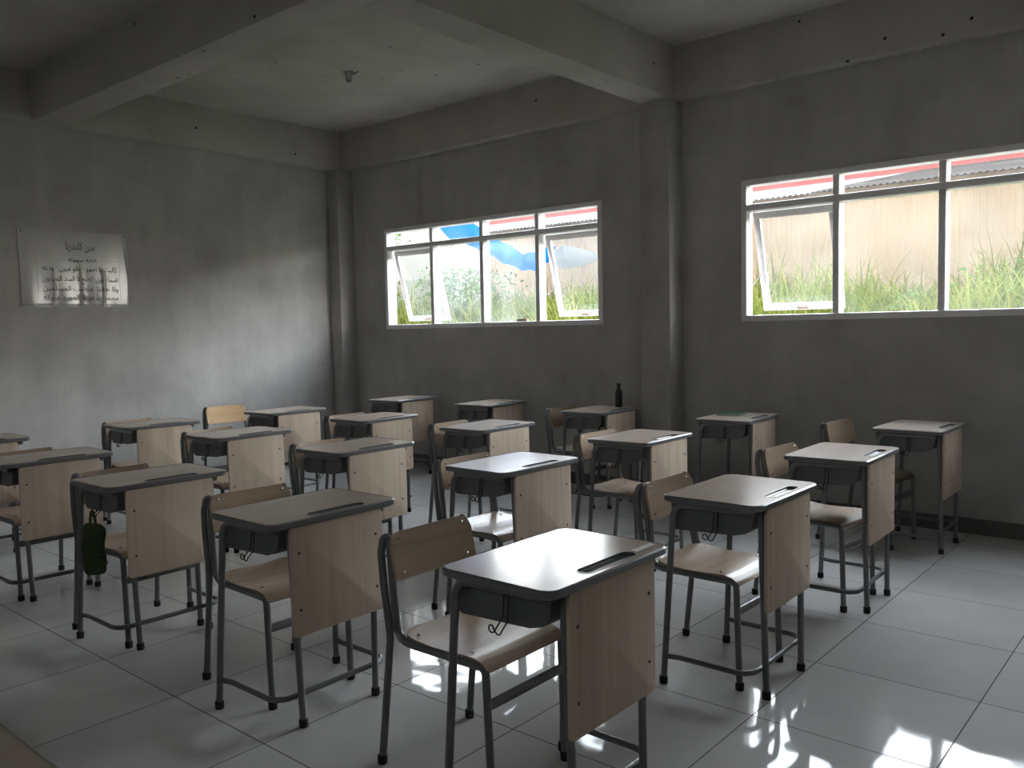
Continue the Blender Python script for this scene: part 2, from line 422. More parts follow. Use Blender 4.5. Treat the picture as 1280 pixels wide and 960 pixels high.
# ------------------------------------------------------------------ windows
def window(name, x0, x1, opens, near=False):
    w = bpy.data.objects.new(name, None); COL.objects.link(w); w['kind'] = 'structure'
    w.location = (x1, YN, WZ[0]) if near else (x0, YW, WZ[0])
    if near: w.rotation_euler = (0, 0, PI)
    L = x1-x0; H = WZ[1]-WZ[0]; D0, D1 = -.012, .095; FW = .05
    bm = bmesh.new()
    box(bm, 0, L, D0, D1, 0, .045, .008); box(bm, 0, L, D0, D1, H-.045, H, .008)
    box(bm, 0, FW-.005, D0, D1, .045, H-.045, .008); box(bm, L-FW+.005, L, D0, D1, .045, H-.045, .008)
    link('frame', bm, M['white'], w)
    ZT0, ZT1 = .818, .868
    n = 4; pitch = (L-FW)/n
    xs = [FW/2 + pitch*i for i in range(n+1)]
    bm = bmesh.new(); box(bm, FW-.005, L-FW+.005, D0+.002, D1-.002, ZT0, ZT1, .008); link('transom', bm, M['white'], w)
    for i in range(1, n):
        bm = bmesh.new()
        box(bm, xs[i]-.024, xs[i]+.024, D0+.004, D1-.004, .045, ZT0, .008); box(bm, xs[i]-.024, xs[i]+.024, D0+.004, D1-.004, ZT1, H-.045, .008)
        link('mullion', bm, M['white'], w)
    for i in range(n):
        a, b = xs[i]+.0245, xs[i+1]-.0245
        bm = bmesh.new(); box(bm, a, b, .05, .054, ZT1, H-.045); link('pane', bm, M['glass'], w, 0)
        if i not in opens:
            bm = bmesh.new(); box(bm, a, b, .05, .054, .045, ZT0); link('pane', bm, M['glass_film' if name == 'window_1' else 'glass_milky'], w, 0)
        else:
            s = bpy.data.objects.new('sash', None); COL.objects.link(s); s.parent = w
            # top-hung sash swung outwards: modelled closed, then turned about its head
            sh = ZT0-.045-.012; ww = b-a-.014
            rot = Matrix.Translation((a+.007, .065, ZT0-.006)) @ Matrix.Rotation(R(15), 4, 'X')
            bm = bmesh.new(); SW = .052
            box(bm, 0, ww, 0, .034, -SW, 0, .008); box(bm, 0, ww, 0, .034, -sh, -sh+SW, .008)
            box(bm, 0, SW, 0, .034, -sh+SW, -SW, .008); box(bm, ww-SW, ww, 0, .034, -sh+SW, -SW, .008)
            bmesh.ops.transform(bm, matrix=rot, verts=bm.verts[:]); bpy.data.objects.remove(s)
            s = link('sash', bm, M['white'], w)
            bm = bmesh.new(); box(bm, SW, ww-SW, .015, .019, -sh+SW, -SW)
            bmesh.ops.transform(bm, matrix=rot, verts=bm.verts[:]); link('pane', bm, M['glass'], s, 0)
            bm = bmesh.new(); tube(bm, fillet([(ww*.5-.03, -.004, -sh+.02), (ww*.5-.03, -.02, -sh+.022), (ww*.5+.05, -.022, -sh+.02)], .006), .005, 8)
            bmesh.ops.transform(bm, matrix=rot, verts=bm.verts[:]); link('latch', bm, M['rust'], s)
            bm = bmesh.new()
            p = rot @ Vector((.012, -.004, -sh*.62))
            tube(bm, [(a+.004, .05, .045+.22), (a+.008, p.y*.6+.02, .30), tuple(p)], .004, 6); link('stay_arm', bm, M['pole'], s)
    return w
win1 = window('window_1', W1[0], W1[1], (0, 3))
win2 = window('window_2', W2[0], W2[1], (0, 3))
window('window_fill_3', W1[0], W1[1], (), True); window('window_fill_4', W2[0], W2[1], (), True)  # unseen windows added behind the camera to let in fill light
bm = bmesh.new(); box(bm, -.06, .06, -.02, .02, 0, .022, .003)
o = link('wooden_wedge', bm, M['rust']); o.location = (-3.16, YW+.035, WZ[0]+.0455)
tag(o, 'small brown wooden block lying on the sill of the left window', 'block')

# ------------------------------------------------------------------ school desk
DW, DD, DH = .58, .40, .741
def capsule(x0, x1, y0, y1, seg=8):
    r = (x1-x0)/2; cx = (x0+x1)/2; o = []
    for k in range(seg+1): t = PI*k/seg; o.append((cx+r*math.cos(t), y1-r+r*math.sin(t)))
    for k in range(seg+1): t = PI+PI*k/seg; o.append((cx+r*math.cos(t), y0+r+r*math.sin(t)))
    return o
GX = (.128, .174); GY = (-.10, .150)

def board_with_slot():
    """laminate board with the pen groove really cut into it"""
    bm = bmesh.new(); prism(bm, rounded_outline(-DD/2+.004, DD/2-.004, -DW/2+.004, DW/2-.004, .041), DH-.021, DH, .0015)
    a = link('a', bm, M['top'], None, 0); bm = bmesh.new(); prism(bm, capsule(GX[0], GX[1], GY[0], GY[1]), DH-.010, DH+.02)
    b = link('b', bm, M['top'], None, 0)
    md = a.modifiers.new('cut', 'BOOLEAN'); md.operation = 'DIFFERENCE'; md.object = b; md.solver = 'EXACT'
    dg = bpy.context.evaluated_depsgraph_get(); dg.update()
    me = bpy.data.meshes.new_from_object(a.evaluated_get(dg))
    bpy.data.objects.remove(a); bpy.data.objects.remove(b)
    return me

def rubber_foot(parent, p, r=.0165):
    bm = bmesh.new(); lathe(bm, [(r*.93, 0), (r, .004), (r, .026), (r*.86, .030)], 12, p)
    return link('rubber_foot', bm, M['rubber'], parent)

def make_desk():
    t = thing('school_desk', '', 'desk')
    me = board_with_slot(); me.name = 'desk_top'
    top = bpy.data.objects.new('desk_top', me); COL.objects.link(top); top.parent = t
    bm = bmesh.new()                                               # soft edge band around the board
    out = rounded_outline(-DD/2, DD/2, -DW/2, DW/2, .045); inn = rounded_outline(-DD/2+.006, DD/2-.006, -DW/2+.006, DW/2-.006, .039)
    prof = [(1, DH+.0012), (0, DH-.003), (0, DH-.019), (1, DH-.023)]
    rings = []
    for w, z in prof:
        rings.append([bm.verts.new(((inn if w else out)[k][0], (inn if w else out)[k][1], z)) for k in range(len(out))])
    n = len(out)
    for a, b in zip(rings, rings[1:]+[rings[0]]):
        for k in range(n): bm.faces.new((a[k], a[(k+1) % n], b[(k+1) % n], b[k]))
    link('edge_band', bm, M['edge'], top, 50)
    bm = bmesh.new()                                               # grey liner of the pen groove, open at the top
    for o1, z in ((capsule(GX[0], GX[1], GY[0], GY[1]), 0),): pass
    g0 = capsule(GX[0]-.003, GX[1]+.003, GY[0]-.003, GY[1]+.003); g1 = capsule(GX[0]+.0005, GX[1]-.0005, GY[0]+.0005, GY[1]-.0005); g2 = capsule(GX[0]+.004, GX[1]-.004, GY[0]+.004, GY[1]-.004)
    rr = [[bm.verts.new((x, y, z)) for x, y in g] for g, z in ((g0, DH+.0004), (g0, DH+.0014), (g1, DH+.0014), (g1, DH-.006), (g2, DH-.0092))]
    n = len(g0)
    for a, b in zip(rr, rr[1:]):
        for k in range(n): bm.faces.new((a[k], a[(k+1) % n], b[(k+1) % n], b[k]))
    bm.faces.new(rr[-1])
    link('pen_groove', bm, M['edge'], top, 30)
    # book tray
    bm = bmesh.new()
    zt = DH-.026; prf = [(-.188, zt), (-.184, .612), (-.168, .600), (.075, .610), (.118, .622), (.140, .648), (.150, zt)]
    def shell(y, off):
        return [bm.verts.new((x*(1-off*.10), y, z + (off*.006 if i not in (0, len(prf)-1) else 0))) for i, (x, z) in enumerate(prf)]
    A, B = shell(-.2215, 0), shell(.2215, 0); C, D = shell(-.2155, 1), shell(.2155, 1)
    for k in range(len(prf)-1):
        bm.faces.new((A[k], A[k+1], B[k+1], B[k])); bm.faces.new((C[k], D[k], D[k+1], C[k+1]))
    bm.faces.new(A[::-1]); bm.faces.new(B); bm.faces.new(C); bm.faces.new(D[::-1])
    link('book_tray', bm, M['tray'], t, 35)
    # rear legs (bent forward under the top) and front legs
    r = .0125
    for s in (-1, 1):
        bm = bmesh.new()
        tube(bm, fillet([(-.200, s*.270, .004), (-.163, s*.247, DH-.036), (.155, s*.235, DH-.036)], [0, .055, 0]), r, 10)
        lg = link('leg', bm, M['steel'], t); rubber_foot(lg, (-.200, s*.270, 0))
    for s in (-1, 1):
        bm = bmesh.new(); tube(bm, [(.172, s*.165, .004), (.158, s*.185, DH-.024)], r, 10)
        lg = link('leg', bm, M['steel'], t); rubber_foot(lg, (.172, s*.165, 0))
    bm = bmesh.new()                                               # U-shaped foot rail
    h = .108; pts = [(-.193, -.264, h), (-.150, -.252, h), (-.140, -.250, h), (.146, -.250, h), (.146, .250, h), (-.140, .250, h), (-.150, .252, h), (-.193, .264, h)]
    tube(bm, fillet(pts, [0, .02, .02, .060, .060, .02, .02, 0]), .0105, 10)
    link('foot_rail', bm, M['steel'], t)
    # modesty panel
    bm = bmesh.new(); b2 = bmesh.new()
    prism(b2, rounded_outline(-.205, .205, -.1935, .1935, .014, 4), 0, .012, .001)
    merge(bm, b2, Matrix.Translation((.180, 0, .5245)) @ Matrix(((0,0,1,0),(1,0,0,0),(0,1,0,0),(0,0,0,1))))
    pn = link('front_panel', bm, M['panel'], t)
    for y in (-.172, .172):
        for z in (.625, .425):
            bm = bmesh.new(); b2 = bmesh.new(); lathe(b2, [(.0055, 0), (.0055, .0012), (.004, .0022)], 10)
            merge(bm, b2, Matrix.Translation((.192, y, z)) @ Matrix.Rotation(PI/2, 4, 'Y')); link('screw', bm, M['dark_screw'], pn)
    # wire bag hook at the side of the tray
    bm = bmesh.new(); y = -.2285
    hk = [(.011, .695), (.011, .618), (.010, .600), (.002, .587), (-.008, .585), (-.017, .594), (-.024, .607), (-.034, .607), (-.038, .595), (-.030, .586), (-.018, .590), (-.008, .606), (-.005, .625), (-.005, .695)]
    tube(bm, fillet([(x, y - (.028 if z < .615 else .008 if z < .63 else 0), z) for x, z in hk], .006, 3), .0022, 6)
    link('bag_hook', bm, M['rubber'], t)
    return t

# ------------------------------------------------------------------ school chair
def sheet(bm, nx, ny, fn, th):
    """closed sheet: fn(u,v)->(point, normal)"""
    g = []
    for side in (0, 1):
        rows = []
        for i in range(nx+1):
            row = []
            for j in range(ny+1):
                p, nn = fn(i/nx, j/ny); row.append(bm.verts.new(p - nn*th*side))
            rows.append(row)
        g.append(rows)
    for i in range(nx):
        for j in range(ny):
            a, b = g
            bm.faces.new((a[i][j], a[i+1][j], a[i+1][j+1], a[i][j+1])); bm.faces.new((b[i][j], b[i][j+1], b[i+1][j+1], b[i+1][j]))
    rim = [(i, 0) for i in range(nx)] + [(nx, j) for j in range(ny)] + [(i, ny) for i in range(nx, 0, -1)] + [(0, j) for j in range(ny, 0, -1)]
    for k in range(len(rim)):
        (i, j), (p, q) = rim[k], rim[(k+1) % len(rim)]
        bm.faces.new((g[0][i][j], g[0][p][q], g[1][p][q], g[1][i][j]))

def round_uv(u, v, lx, ly, r):
    """squeeze a rectangle's rows so that its corners are rounded"""
    x = (u-.5)*lx
    e = max(0, abs(x)-(lx/2-r)); d = r-math.sqrt(max(0, r*r-e*e))
    return x, (v-.5)*(ly-2*d)

SP = [(-.150, .441), (-.115, .437), (-.06, .430), (0, .427), (.07, .429), (.13, .433), (.172, .433), (.200, .427), (.218, .415), (.228, .400)]
def seat_pt(u):
    t = u*(len(SP)-1); i = min(int(t), len(SP)-2); f = t-i
    return SP[i][0]*(1-f)+SP[i+1][0]*f, SP[i][1]*(1-f)+SP[i+1][1]*f

def make_chair():
    t = thing('school_chair', '', 'chair')
    def seat_fn(u, v):
        x, z = seat_pt(u); x2, z2 = seat_pt(min(1, u+.01)); x1, z1 = seat_pt(max(0, u-.01))
        nn = Vector((-(z2-z1), 0, x2-x1)).normalized()
        rr = .075 if u < .5 else .03
        _, y = round_uv(u, v, .40, .365, rr)
        return Vector((x, y, z - .006*(1-(2*v-1)**2)*(1 if u < .75 else (1-u)*4))), nn
    bm = bmesh.new(); sheet(bm, 36, 14, seat_fn, .012); st = link('seat', bm, M['ply'], t, 50)
    for x, y in ((-.09, .15), (-.09, -.15), (.14, .15), (.14, -.15)):
        bm = bmesh.new(); lathe(bm, [(.006, 0), (.006, .0015), (.004, .0028)], 10, (x, y, .4335)); link('screw', bm, M['screw'], st)
    lo, hi = Vector((-.164, 0, .596)), Vector((-.196, 0, .745)); ln = (hi-lo).length; upv = (hi-lo).normalized(); nv = Vector((upv.z, 0, -upv.x))
    def back_fn(u, v):
        # u along the height, v along the width
        y = (v-.5)*.365; x, zz = 0, 0
        e = max(0, abs(y)-(.1825-.042)); d = .042-math.sqrt(max(0, .042**2-e*e))
        s = (u-.5)*(ln-2*d*(1 if u > .5 else .25)) + ln/2 - (0 if u > .5 else 0)
        bow = .014*((2*v-1)**2)
        return lo + upv*s + Vector((0, y, 0)) + nv*(bow + .003), nv
    bm = bmesh.new(); sheet(bm, 10, 30, back_fn, .011); bk = link('backrest', bm, M['ply'], t, 50)
    for y in (-.145, .145):
        for s in (.022, ln-.022):
            p = lo + upv*s + Vector((0, y, 0)) + nv*(.003+.014*(y/.1825)**2)
            q = Vector((0, 0, 1)).rotation_difference(nv).to_matrix().to_4x4()
            bm = bmesh.new(); b2 = bmesh.new(); lathe(b2, [(.0055, 0), (.0055, .0016), (.0035, .003)], 10); merge(bm, b2, Matrix.Translation(p) @ q)
            link('screw', bm, M['screw'], bk)
    r = .0125
    for s in (-1, 1):
        # side frame: up behind the backrest, down to the seat, forward under it
        bm = bmesh.new()
        tube(bm, fillet([(-.198, s*.168, .736), (-.168, s*.182, .560), (-.150, s*.183, .412), (.215, s*.178, .412), (.2165, s*.178, .37)], [0, .05, .058, .045, 0]), r, 10)
        link('side_frame', bm, M['steel'], t)
        bm = bmesh.new(); tube(bm, [(.2165, s*.178, .385), (.228, s*.176, .004)], r, 10)
        lg = link('leg', bm, M['steel'], t); rubber_foot(lg, (.228, s*.176, 0))
        bm = bmesh.new()
        tube(bm, fillet([(-.220, s*.204, .004), (-.170, s*.198, .425), (-.200, s*.194, .590), (-.216, s*.187, .686), (-.214, s*.178, .731), (-.198, s*.166, .734)], [0, .10, .12, .05, .022, 0]), r, 10)
        lg = link('leg', bm, M['steel'], t); rubber_foot(lg, (-.220, s*.204, 0))
    bm = bmesh.new(); tube(bm, [(.219, -.172, .300), (.219, .172, .300)], .017, 12, flat=None)
    for v in bm.verts: v.co.x = .219+(v.co.x-.219)*.55
    link('crossbar', bm, M['steel'], t)
    bm = bmesh.new(); tube(bm, [(-.06, -.175, .405), (-.06, .175, .405)], .009, 8); tube(bm, [(.12, -.175, .405), (.12, .175, .405)], .009, 8); link('seat_support', bm, M['steel'], t)
    return t

desk0 = make_desk(); chair0 = make_chair()
DG = 'single school desks in rows'; CG = 'school chairs at the desks'
desks = [
 (.422, -.279, 0, 'nearest big school desk, glossy top mirroring the window, worn sticker on its corner'),
 (.412, .922, .3, 'front-row school desk between the nearest desk and the rightmost lit desk'),
 (.392, 2.095, 1.2, 'rightmost lit school desk in the front row, its chair close behind'),
 (.406, 3.40, -.5, 'dark school desk under the right window, farthest right against the window wall'),
 (-.762, 3.34, 3, 'dark chairless school desk just right of the pillar, green book on its top'),
 (-.774, 2.092, .7, 'lit school desk in front of the pillar, chair pulled in under it'),
 (-.783, .945, -.8, 'school desk with bluish shining top directly behind the nearest desk'),
 (-.768, -.276, .2, 'large school desk left of the nearest one, dull grey-brown unlit top'),
 (-1.956, -.281, -.5, 'school desk with the dark green pouch hanging from its side hook'),
 (-1.928, .909, .5, 'school desk with pale panel, behind the dull-topped large desk, wire hook hanging at its side'),
 (-1.950, 2.054, 1.5, 'pale school desk directly behind the bluish-topped desk, chair tucked in, below the left window'),
 (-1.900, 3.315, 2.5, 'dark school desk left of the pillar with a black bottle on its top'),
 (-3.089, 3.36, 3, 'dark school desk against the wall under the right half of the left window'),
 (-4.170, 3.31, 3, 'dark school desk in the far corner, leftmost against the window wall'),
 (-3.072, 2.022, 3, 'pale-topped school desk in front of the dark corner desk, chair back showing over its top'),
 (-3.099, .891, 1, 'school desk with pale panel, in front of the lone light chair at the back'),
 (-3.090, -.301, -1.5, 'school desk cut off by the left edge, beside the desk with the green pouch'),
 (-4.237, .875, -1.5, 'small distant school desk by the left wall, below and right of the poster'),
 (-4.186, 2.001, .3, 'back-row school desk right of the lone light chair, chair not pushed in'),
 (-4.300, -.291, -2, 'farthest left school desk by the left wall, only a top corner in view'),
 (.395, -1.955, 0, 'school desk at bottom left corner of the photo, only a brown slice visible'),
]
chairs = [
 (.037, -.230, 0, 'big school chair at the nearest desk, dark brown backrest and shiny seat'),
 (.248, .950, -1, 'school chair with window glare on its seat edge, at the second front-row desk'),
 (.262, 2.07, -4, 'school chair at the rightmost lit desk, narrow bright backrest edge showing left of it'),
 (.105, 3.36, -6, 'dark school chair at the desk under the right window'),
 (-.895, 2.08, -3, 'school chair at the lit desk in front of the pillar, brown seat showing'),
 (-.905, .925, -2, 'school chair at the bluish-topped middle desk, shiny seat and tan top edge visible'),
 (-1.025, -.24, -2.5, 'school chair with brown backrest behind the large dull-topped desk'),
 (-2.085, -.300, 2, 'school chair at the desk with the green pouch, brown backrest edge above the desk'),
 (-2.050, .885, -2, 'school chair at the pale-panelled desk behind the large dull-topped desk'),
 (-2.085, 2.03, 2, 'school chair with tan backrest corner at the pale desk below the left window'),
 (-2.05, 3.275, -2, 'dark school chair left of the desk carrying the black bottle'),
 (-3.20, 2.0, -2, 'school chair tucked behind the pale-topped desk near the dark corner desk'),
 (-3.225, .865, 2, 'school chair tucked at the pale-panelled desk before the lone light chair'),
 (-3.215, -.33, 0, 'school chair at the desk cut by the left edge of the photo'),
 (-4.365, .845, 0, 'school chair tucked at the small distant desk under the poster'),
 (-4.80, 1.90, -6, 'lone school chair with light orange backrest standing clear of its desk at the back'),
]
desk_objs = []
for i, (x, y, a, lb) in enumerate(desks):
    o = desk0 if i == 0 else copy_tree(desk0)
    o.location = (x, y, 0); o.rotation_euler = (0, 0, R(a)); tag(o, lb, 'desk', DG); desk_objs.append(o)
for i, (x, y, a, lb) in enumerate(chairs):
    o = chair0 if i == 0 else copy_tree(chair0)
    o.location = (x, y, 0); o.rotation_euler = (0, 0, R(a)); tag(o, lb, 'chair', CG)
for c in kids(o):
    if c.name.split('.')[0] in ('seat', 'backrest'): c.material_slots[0].link = 'OBJECT'; c.material_slots[0].material = M['ply_pale']

# ------------------------------------------------------------------ small things on the desks
bm = bmesh.new(); box(bm, -.011, .011, -.05, .05, 0, .0006)
st = link('sticker', bm, M['sticker']); st.location = (.422+.150, -.279+.215, DH+.0008)
tag(st, 'worn whitish paper sticker at the far right corner of the nearest desk', 'sticker')
for k in range(7):
    bm = bmesh.new(); yy = -.044+.0125*k
    for q in range(3):
        x0 = -.007+.005*q; box(bm, x0, x0+.0016, yy+random.uniform(0, .003), yy+random.uniform(.005, .009), .0006, .0009)
    link('print', bm, M['faint'], st, 0)
bk = thing('exercise_book', 'green exercise book lying on the dark chairless desk right of the pillar', 'book', (-.845, 3.42, DH+.0018), R(8))
bm = bmesh.new(); box(bm, -.08, .08, -.105, .105, 0, .0015, .0004); box(bm, -.08, .08, -.105, .105, .0085, .010, .0004); link('cover', bm, M['book'], bk)
bm = bmesh.new(); box(bm, -.078, .078, -.103, .103, .0016, .0084); link('pages', bm, M['paper'], bk)
bt = thing('bottle', 'black slim bottle standing on the dark desk left of the pillar', 'bottle', (-1.85, 3.50, DH+.0018))
bm = bmesh.new(); lathe(bm, [(.026, 0), (.029, .004), (.029, .115), (.024, .135), (.013, .150), (.012, .166)], 20); link('body', bm, M['black'], bt)
bm = bmesh.new(); lathe(bm, [(.015, .160), (.016, .162), (.016, .186), (.014, .190)], 16); link('cap', bm, M['black'], bt)
# pouch on the hook of desk 9
pc = thing('pouch', 'dark green cloth pouch hanging from a desk hook at the left', 'pouch', (-1.956-.024, -.281-.262, .602), R(30))
def pouch_fn(side):
    bm = bmesh.new()
    nx, ny = 14, 20; rows = []
    for i in range(ny+1):
        v = i/ny; z = -.045-.232*v; row = []
        hw = .056*(1-max(0, (.12-v)/.12)**2*.35)*(1-max(0, (v-.9)/.1)**2*.28)
        for k in range(2*nx):
            th = 2*PI*k/(2*nx); cx = math.copysign(abs(math.cos(th))**.55, math.cos(th)); sy = math.sin(th)
            bul = .024*math.sin(PI*min(1, max(0, v*.96+.03)))**.6
            row.append(bm.verts.new((cx*hw + .004*math.sin(v*9), sy*bul - .004*math.sin(v*13+cx*3), z+.006*cx*v)))
        rows.append(row)
    for a, b in zip(rows, rows[1:]):
        for k in range(2*nx): bm.faces.new((a[k], a[(k+1) % (2*nx)], b[(k+1) % (2*nx)], b[k]))
    bm.faces.new(rows[0][::-1]); bm.faces.new(rows[-1])
    return bm
link('bag', pouch_fn(1), M['pouch'], pc, 60)
bm = bmesh.new(); tube(bm, [(-.014, 0, -.05), (-.010, 0, -.02), (-.005, 0, .008), (0, 0, .014), (.005, 0, .008), (.012, 0, -.02), (.016, 0, -.05)], .006, 8); link('strap', bm, M['pouch'], pc)

# ------------------------------------------------------------------ wall poster with handwriting
_forms = {}
for cp in range(0xFE80, 0xFEFD):
    d = unicodedata.decomposition(chr(cp)).split()
    if len(d) == 2: _forms[(chr(int(d[1], 16)), d[0])] = chr(cp)
def shape(s):
    out = []
    def joins(a, f): return (a, f) in _forms
    for i, ch in enumerate(s):
        pv = s[i-1] if i else ' '; nx = s[i+1] if i+1 < len(s) else ' '
        L = joins(pv, '<initial>') and joins(ch, '<final>'); Rr = joins(ch, '<initial>') and joins(nx, '<final>')
        f = '<medial>' if L and Rr else '<final>' if L else '<initial>' if Rr else '<isolated>'
        out.append(_forms.get((ch, f), ch))
    return ''.join(out[::-1])
def text_mesh(name, s, size, width, mat, parent, loc):
    cu = bpy.data.curves.new('t', 'FONT'); cu.body = shape(s); cu.size = size; cu.align_x = 'CENTER'; cu.align_y = 'CENTER'; cu.extrude = .0003
    t = bpy.data.objects.new('t', cu); COL.objects.link(t)
    dg = bpy.context.evaluated_depsgraph_get(); dg.update()
    me = bpy.data.meshes.new_from_object(t.evaluated_get(dg)); bpy.data.objects.remove(t)
    me.name = name; me.materials.clear(); me.materials.append(mat)
    if width and len(me.vertices):
        xs = [v.co.x for v in me.vertices]; w = max(xs)-min(xs); c = (max(xs)+min(xs))/2
        for v in me.vertices: v.co.x = (v.co.x-c)*width/w
    # local frame of the poster: x' = along the wall, y' = up, facing +X
    me.transform(Matrix(((0,0,1,0),(1,0,0,0),(0,1,0,0),(0,0,0,1))))
    o = bpy.data.objects.new(name, me); COL.objects.link(o); o.parent = parent; o.location = loc
    return o
ps = thing('poster', 'handwritten sheet in clear plastic pinned on the left wall', 'poster', (XL+.0012, .535, 1.646))
PW, PH = .888, .625
crs = [(.255, .30, .010), (.475, .36, .013), (.66, .34, .010), (.885, .55, .008)]      # vertical creases (y, height, depth)
def relief(y, z):
    h = 0
    for c, top, d in crs:
        fall = max(0, min(1, (top-z)/.12)); h += d*fall*math.exp(-((y-c-.012*math.sin(z*9))/.010)**2)
    h += .004*math.sin(y*21+z*4)*math.exp(-z*4) + .003*math.sin(y*9+1)
    # a folded corner of the film low in the middle
    h += .012*math.exp(-(((y-.50)-(.09-z)*1.2)/.018)**2)*max(0, 1-z/.11)
    return h
bm = bmesh.new(); ny, nz = 150, 50; g = []
for side in (0, 1):
    rows = []
    for j in range(nz+1):
        row = []
        for i in range(ny+1):
            y = PW*i/ny; z = PH*j/nz
            zz = z + (.008*(z/PH))*(y/PW)
            row.append(bm.verts.new(((.0085+relief(y, z)*.55) if side == 0 else .002, y + .004*(z/PH)*math.sin(z*7), zz)))
        rows.append(row)
    g.append(rows)
for j in range(nz):
    for i in range(ny):
        a, b = g; bm.faces.new((a[j][i], a[j][i+1], a[j+1][i+1], a[j+1][i])); bm.faces.new((b[j][i], b[j+1][i], b[j+1][i+1], b[j][i+1]))
rim = [(0, i) for i in range(ny)] + [(j, ny) for j in range(nz)] + [(nz, i) for i in range(ny, 0, -1)] + [(j, 0) for j in range(nz, 0, -1)]
for k in range(len(rim)):
    p, q = rim[k], rim[(k+1) % len(rim)]
    bm.faces.new((g[0][p[0]][p[1]], g[0][q[0]][q[1]], g[1][q[0]][q[1]], g[1][p[0]][p[1]]))
link('sheet', bm, M['sheet'], ps, 60)
TX = .0125
text_mesh('title', 'مرن كلندريا', .085, .235, M['ink'], ps, (TX, .485, .505))
text_mesh('subtitle', 'كتابة سهولة', .040, .24, M['ink'], ps, (TX, .50, .392))
lines = [('كاليت يا احمد · حلو ميرن · ودعه', .318), ('اسماء اون · اصح لا السد المبينون', .232), ('ولا حافظ منصب المسلمين', .150), ('محمد يدعو لا المورد ميركة', .075)]
for s, z in lines: text_mesh('handwriting', s, .062, .62, M['ink'], ps, (TX+.002, .48, z))
bm = bmesh.new()
for y0, y1 in ((.16, .37), (.63, .79)): box(bm, TX-.001, TX, y0, y1, .390, .3925)
box(bm, TX-.003, TX-.002, .13, .81, .05, .052); box(bm, TX-.003, TX-.002, .13, .132, .05, .43); box(bm, TX-.003, TX-.002, .81, .812, .05, .43); box(bm, TX-.003, TX-.002, .13, .81, .43, .432)
link('ruled_border', bm, M['faint'], ps, 0)
bm = bmesh.new(); box(bm, .011, .013, 0, PW, .004, .022); link('bottom_seam', bm, M['faint'], ps, 0)
for y, z in ((.02, .610), (.868, .617)):
    bm = bmesh.new(); b2 = bmesh.new(); lathe(b2, [(.002, 0), (.002, .014), (.006, .015), (.006, .018), (.003, .020)], 10)
    merge(bm, b2, Matrix.Translation((0, y, z)) @ Matrix.Rotation(PI/2, 4, 'Y')); link('nail', bm, M['dark_screw'], ps)

# ------------------------------------------------------------------ bulb
bl = thing('light_bulb', 'unlit clear bulb hanging from the ceiling between the beams', 'bulb', (-3.76, 2.44, ZC))
bm = bmesh.new(); lathe(bm, [(.045, -.012), (.047, 0)], 20); lathe(bm, [(.022, -.075), (.027, -.070), (.030, -.030), (.034, -.012)], 18); link('lamp_holder', bm, M['ceil'], bl)
bm = bmesh.new(); lathe(bm, [(.017, -.078), (.019, -.0775), (.019, -.074)], 16); link('screw_cap', bm, M['dark_screw'], bl)
bm = bmesh.new()
prof = [(.016, -.078), (.018, -.092)] + [(.046*math.sin(PI*k/12), -.142+.046*math.cos(PI*k/12)) for k in range(3, 12)] + [(.004, -.188)]
lathe(bm, prof[::-1], 20); link('glass_envelope', bm, M['bulb'], bl, 60)
bm = bmesh.new(); tube(bm, fillet([(.03, .02, -.02), (.06, .03, -.016), (.085, .035, -.004)], .01), .004, 6); link('flex', bm, M['dark_screw'], bl)

# ------------------------------------------------------------------ outside
def ground_z(y): 
    return 1.0 + .38*min(1, max(0, (y-4.05)/.9)) + .16*min(1, max(0, (y-4.9)/2.5))
bm = bmesh.new(); rows = []
for j in range(25):
    y = YW+TH + 8*j/24.0 + .0
    rows.append([bm.verts.new((-14+24*i/24.0, y, ground_z(y)+.03*math.sin(i*1.7+j))) for i in range(25)])
for a, b in zip(rows, rows[1:]):
    for k in range(24): bm.faces.new((a[k], a[k+1], b[k+1], b[k]))
ext = bmesh.ops.extrude_face_region(bm, geom=bm.faces[:])
for v in [e for e in ext['geom'] if isinstance(e, bmesh.types.BMVert)]: v.co.z = -.2
struct('ground', bm, M['earth'], 60)
bm = bmesh.new(); box(bm, -12, 9, -14, YN-TH, -.3, -.02); struct('ground_yard', bm, M['base'], 0)
bm = bmesh.new(); box(bm, -12, 9, -3.25, YN-TH, 2.85, 3.0); struct('ceiling_fill_blocker', bm, M['ceil'], 0)  # unseen slab added outside the near wall, sized to cut down the fill light

def corrugated(name, parent, mat, x0, x1, p0, p1, pitch, amp, rows=2):
    """corrugated sheet from edge p0 (y,z) to edge p1, ribs along that direction"""
    bm = bmesh.new(); d = Vector((0, p1[0]-p0[0], p1[1]-p0[1])); nn = Vector((0, -d.z, d.y)).normalized()
    n = int((x1-x0)/pitch*6); g = []
    for side in (0, 1):
        for e in (p0, p1):
            g.append([bm.verts.new(Vector((x0+(x1-x0)*i/n, e[0], e[1])) + nn*(amp*math.sin(2*PI*i/6) + side*.004)) for i in range(n+1)])
    for i in range(n):
        bm.faces.new((g[0][i], g[0][i+1], g[1][i+1], g[1][i])); bm.faces.new((g[2][i], g[3][i], g[3][i+1], g[2][i+1]))
        bm.faces.new((g[0][i], g[2][i], g[2][i+1], g[0][i+1])); bm.faces.new((g[1][i], g[1][i+1], g[3][i+1], g[3][i]))
    bm.faces.new((g[0][0], g[1][0], g[3][0], g[2][0])); bm.faces.new((g[0][n], g[2][n], g[3][n], g[1][n]))
    return link(name, bm, mat, parent, 60)
SX = -14.5
sh = thing('corrugated_shed', 'long peach corrugated metal building outside the windows with grey sheet roof', 'building', (-1.5, 8.0, 1.3))
def rel(o, base): o.location = (-base[0], -base[1], -base[2])
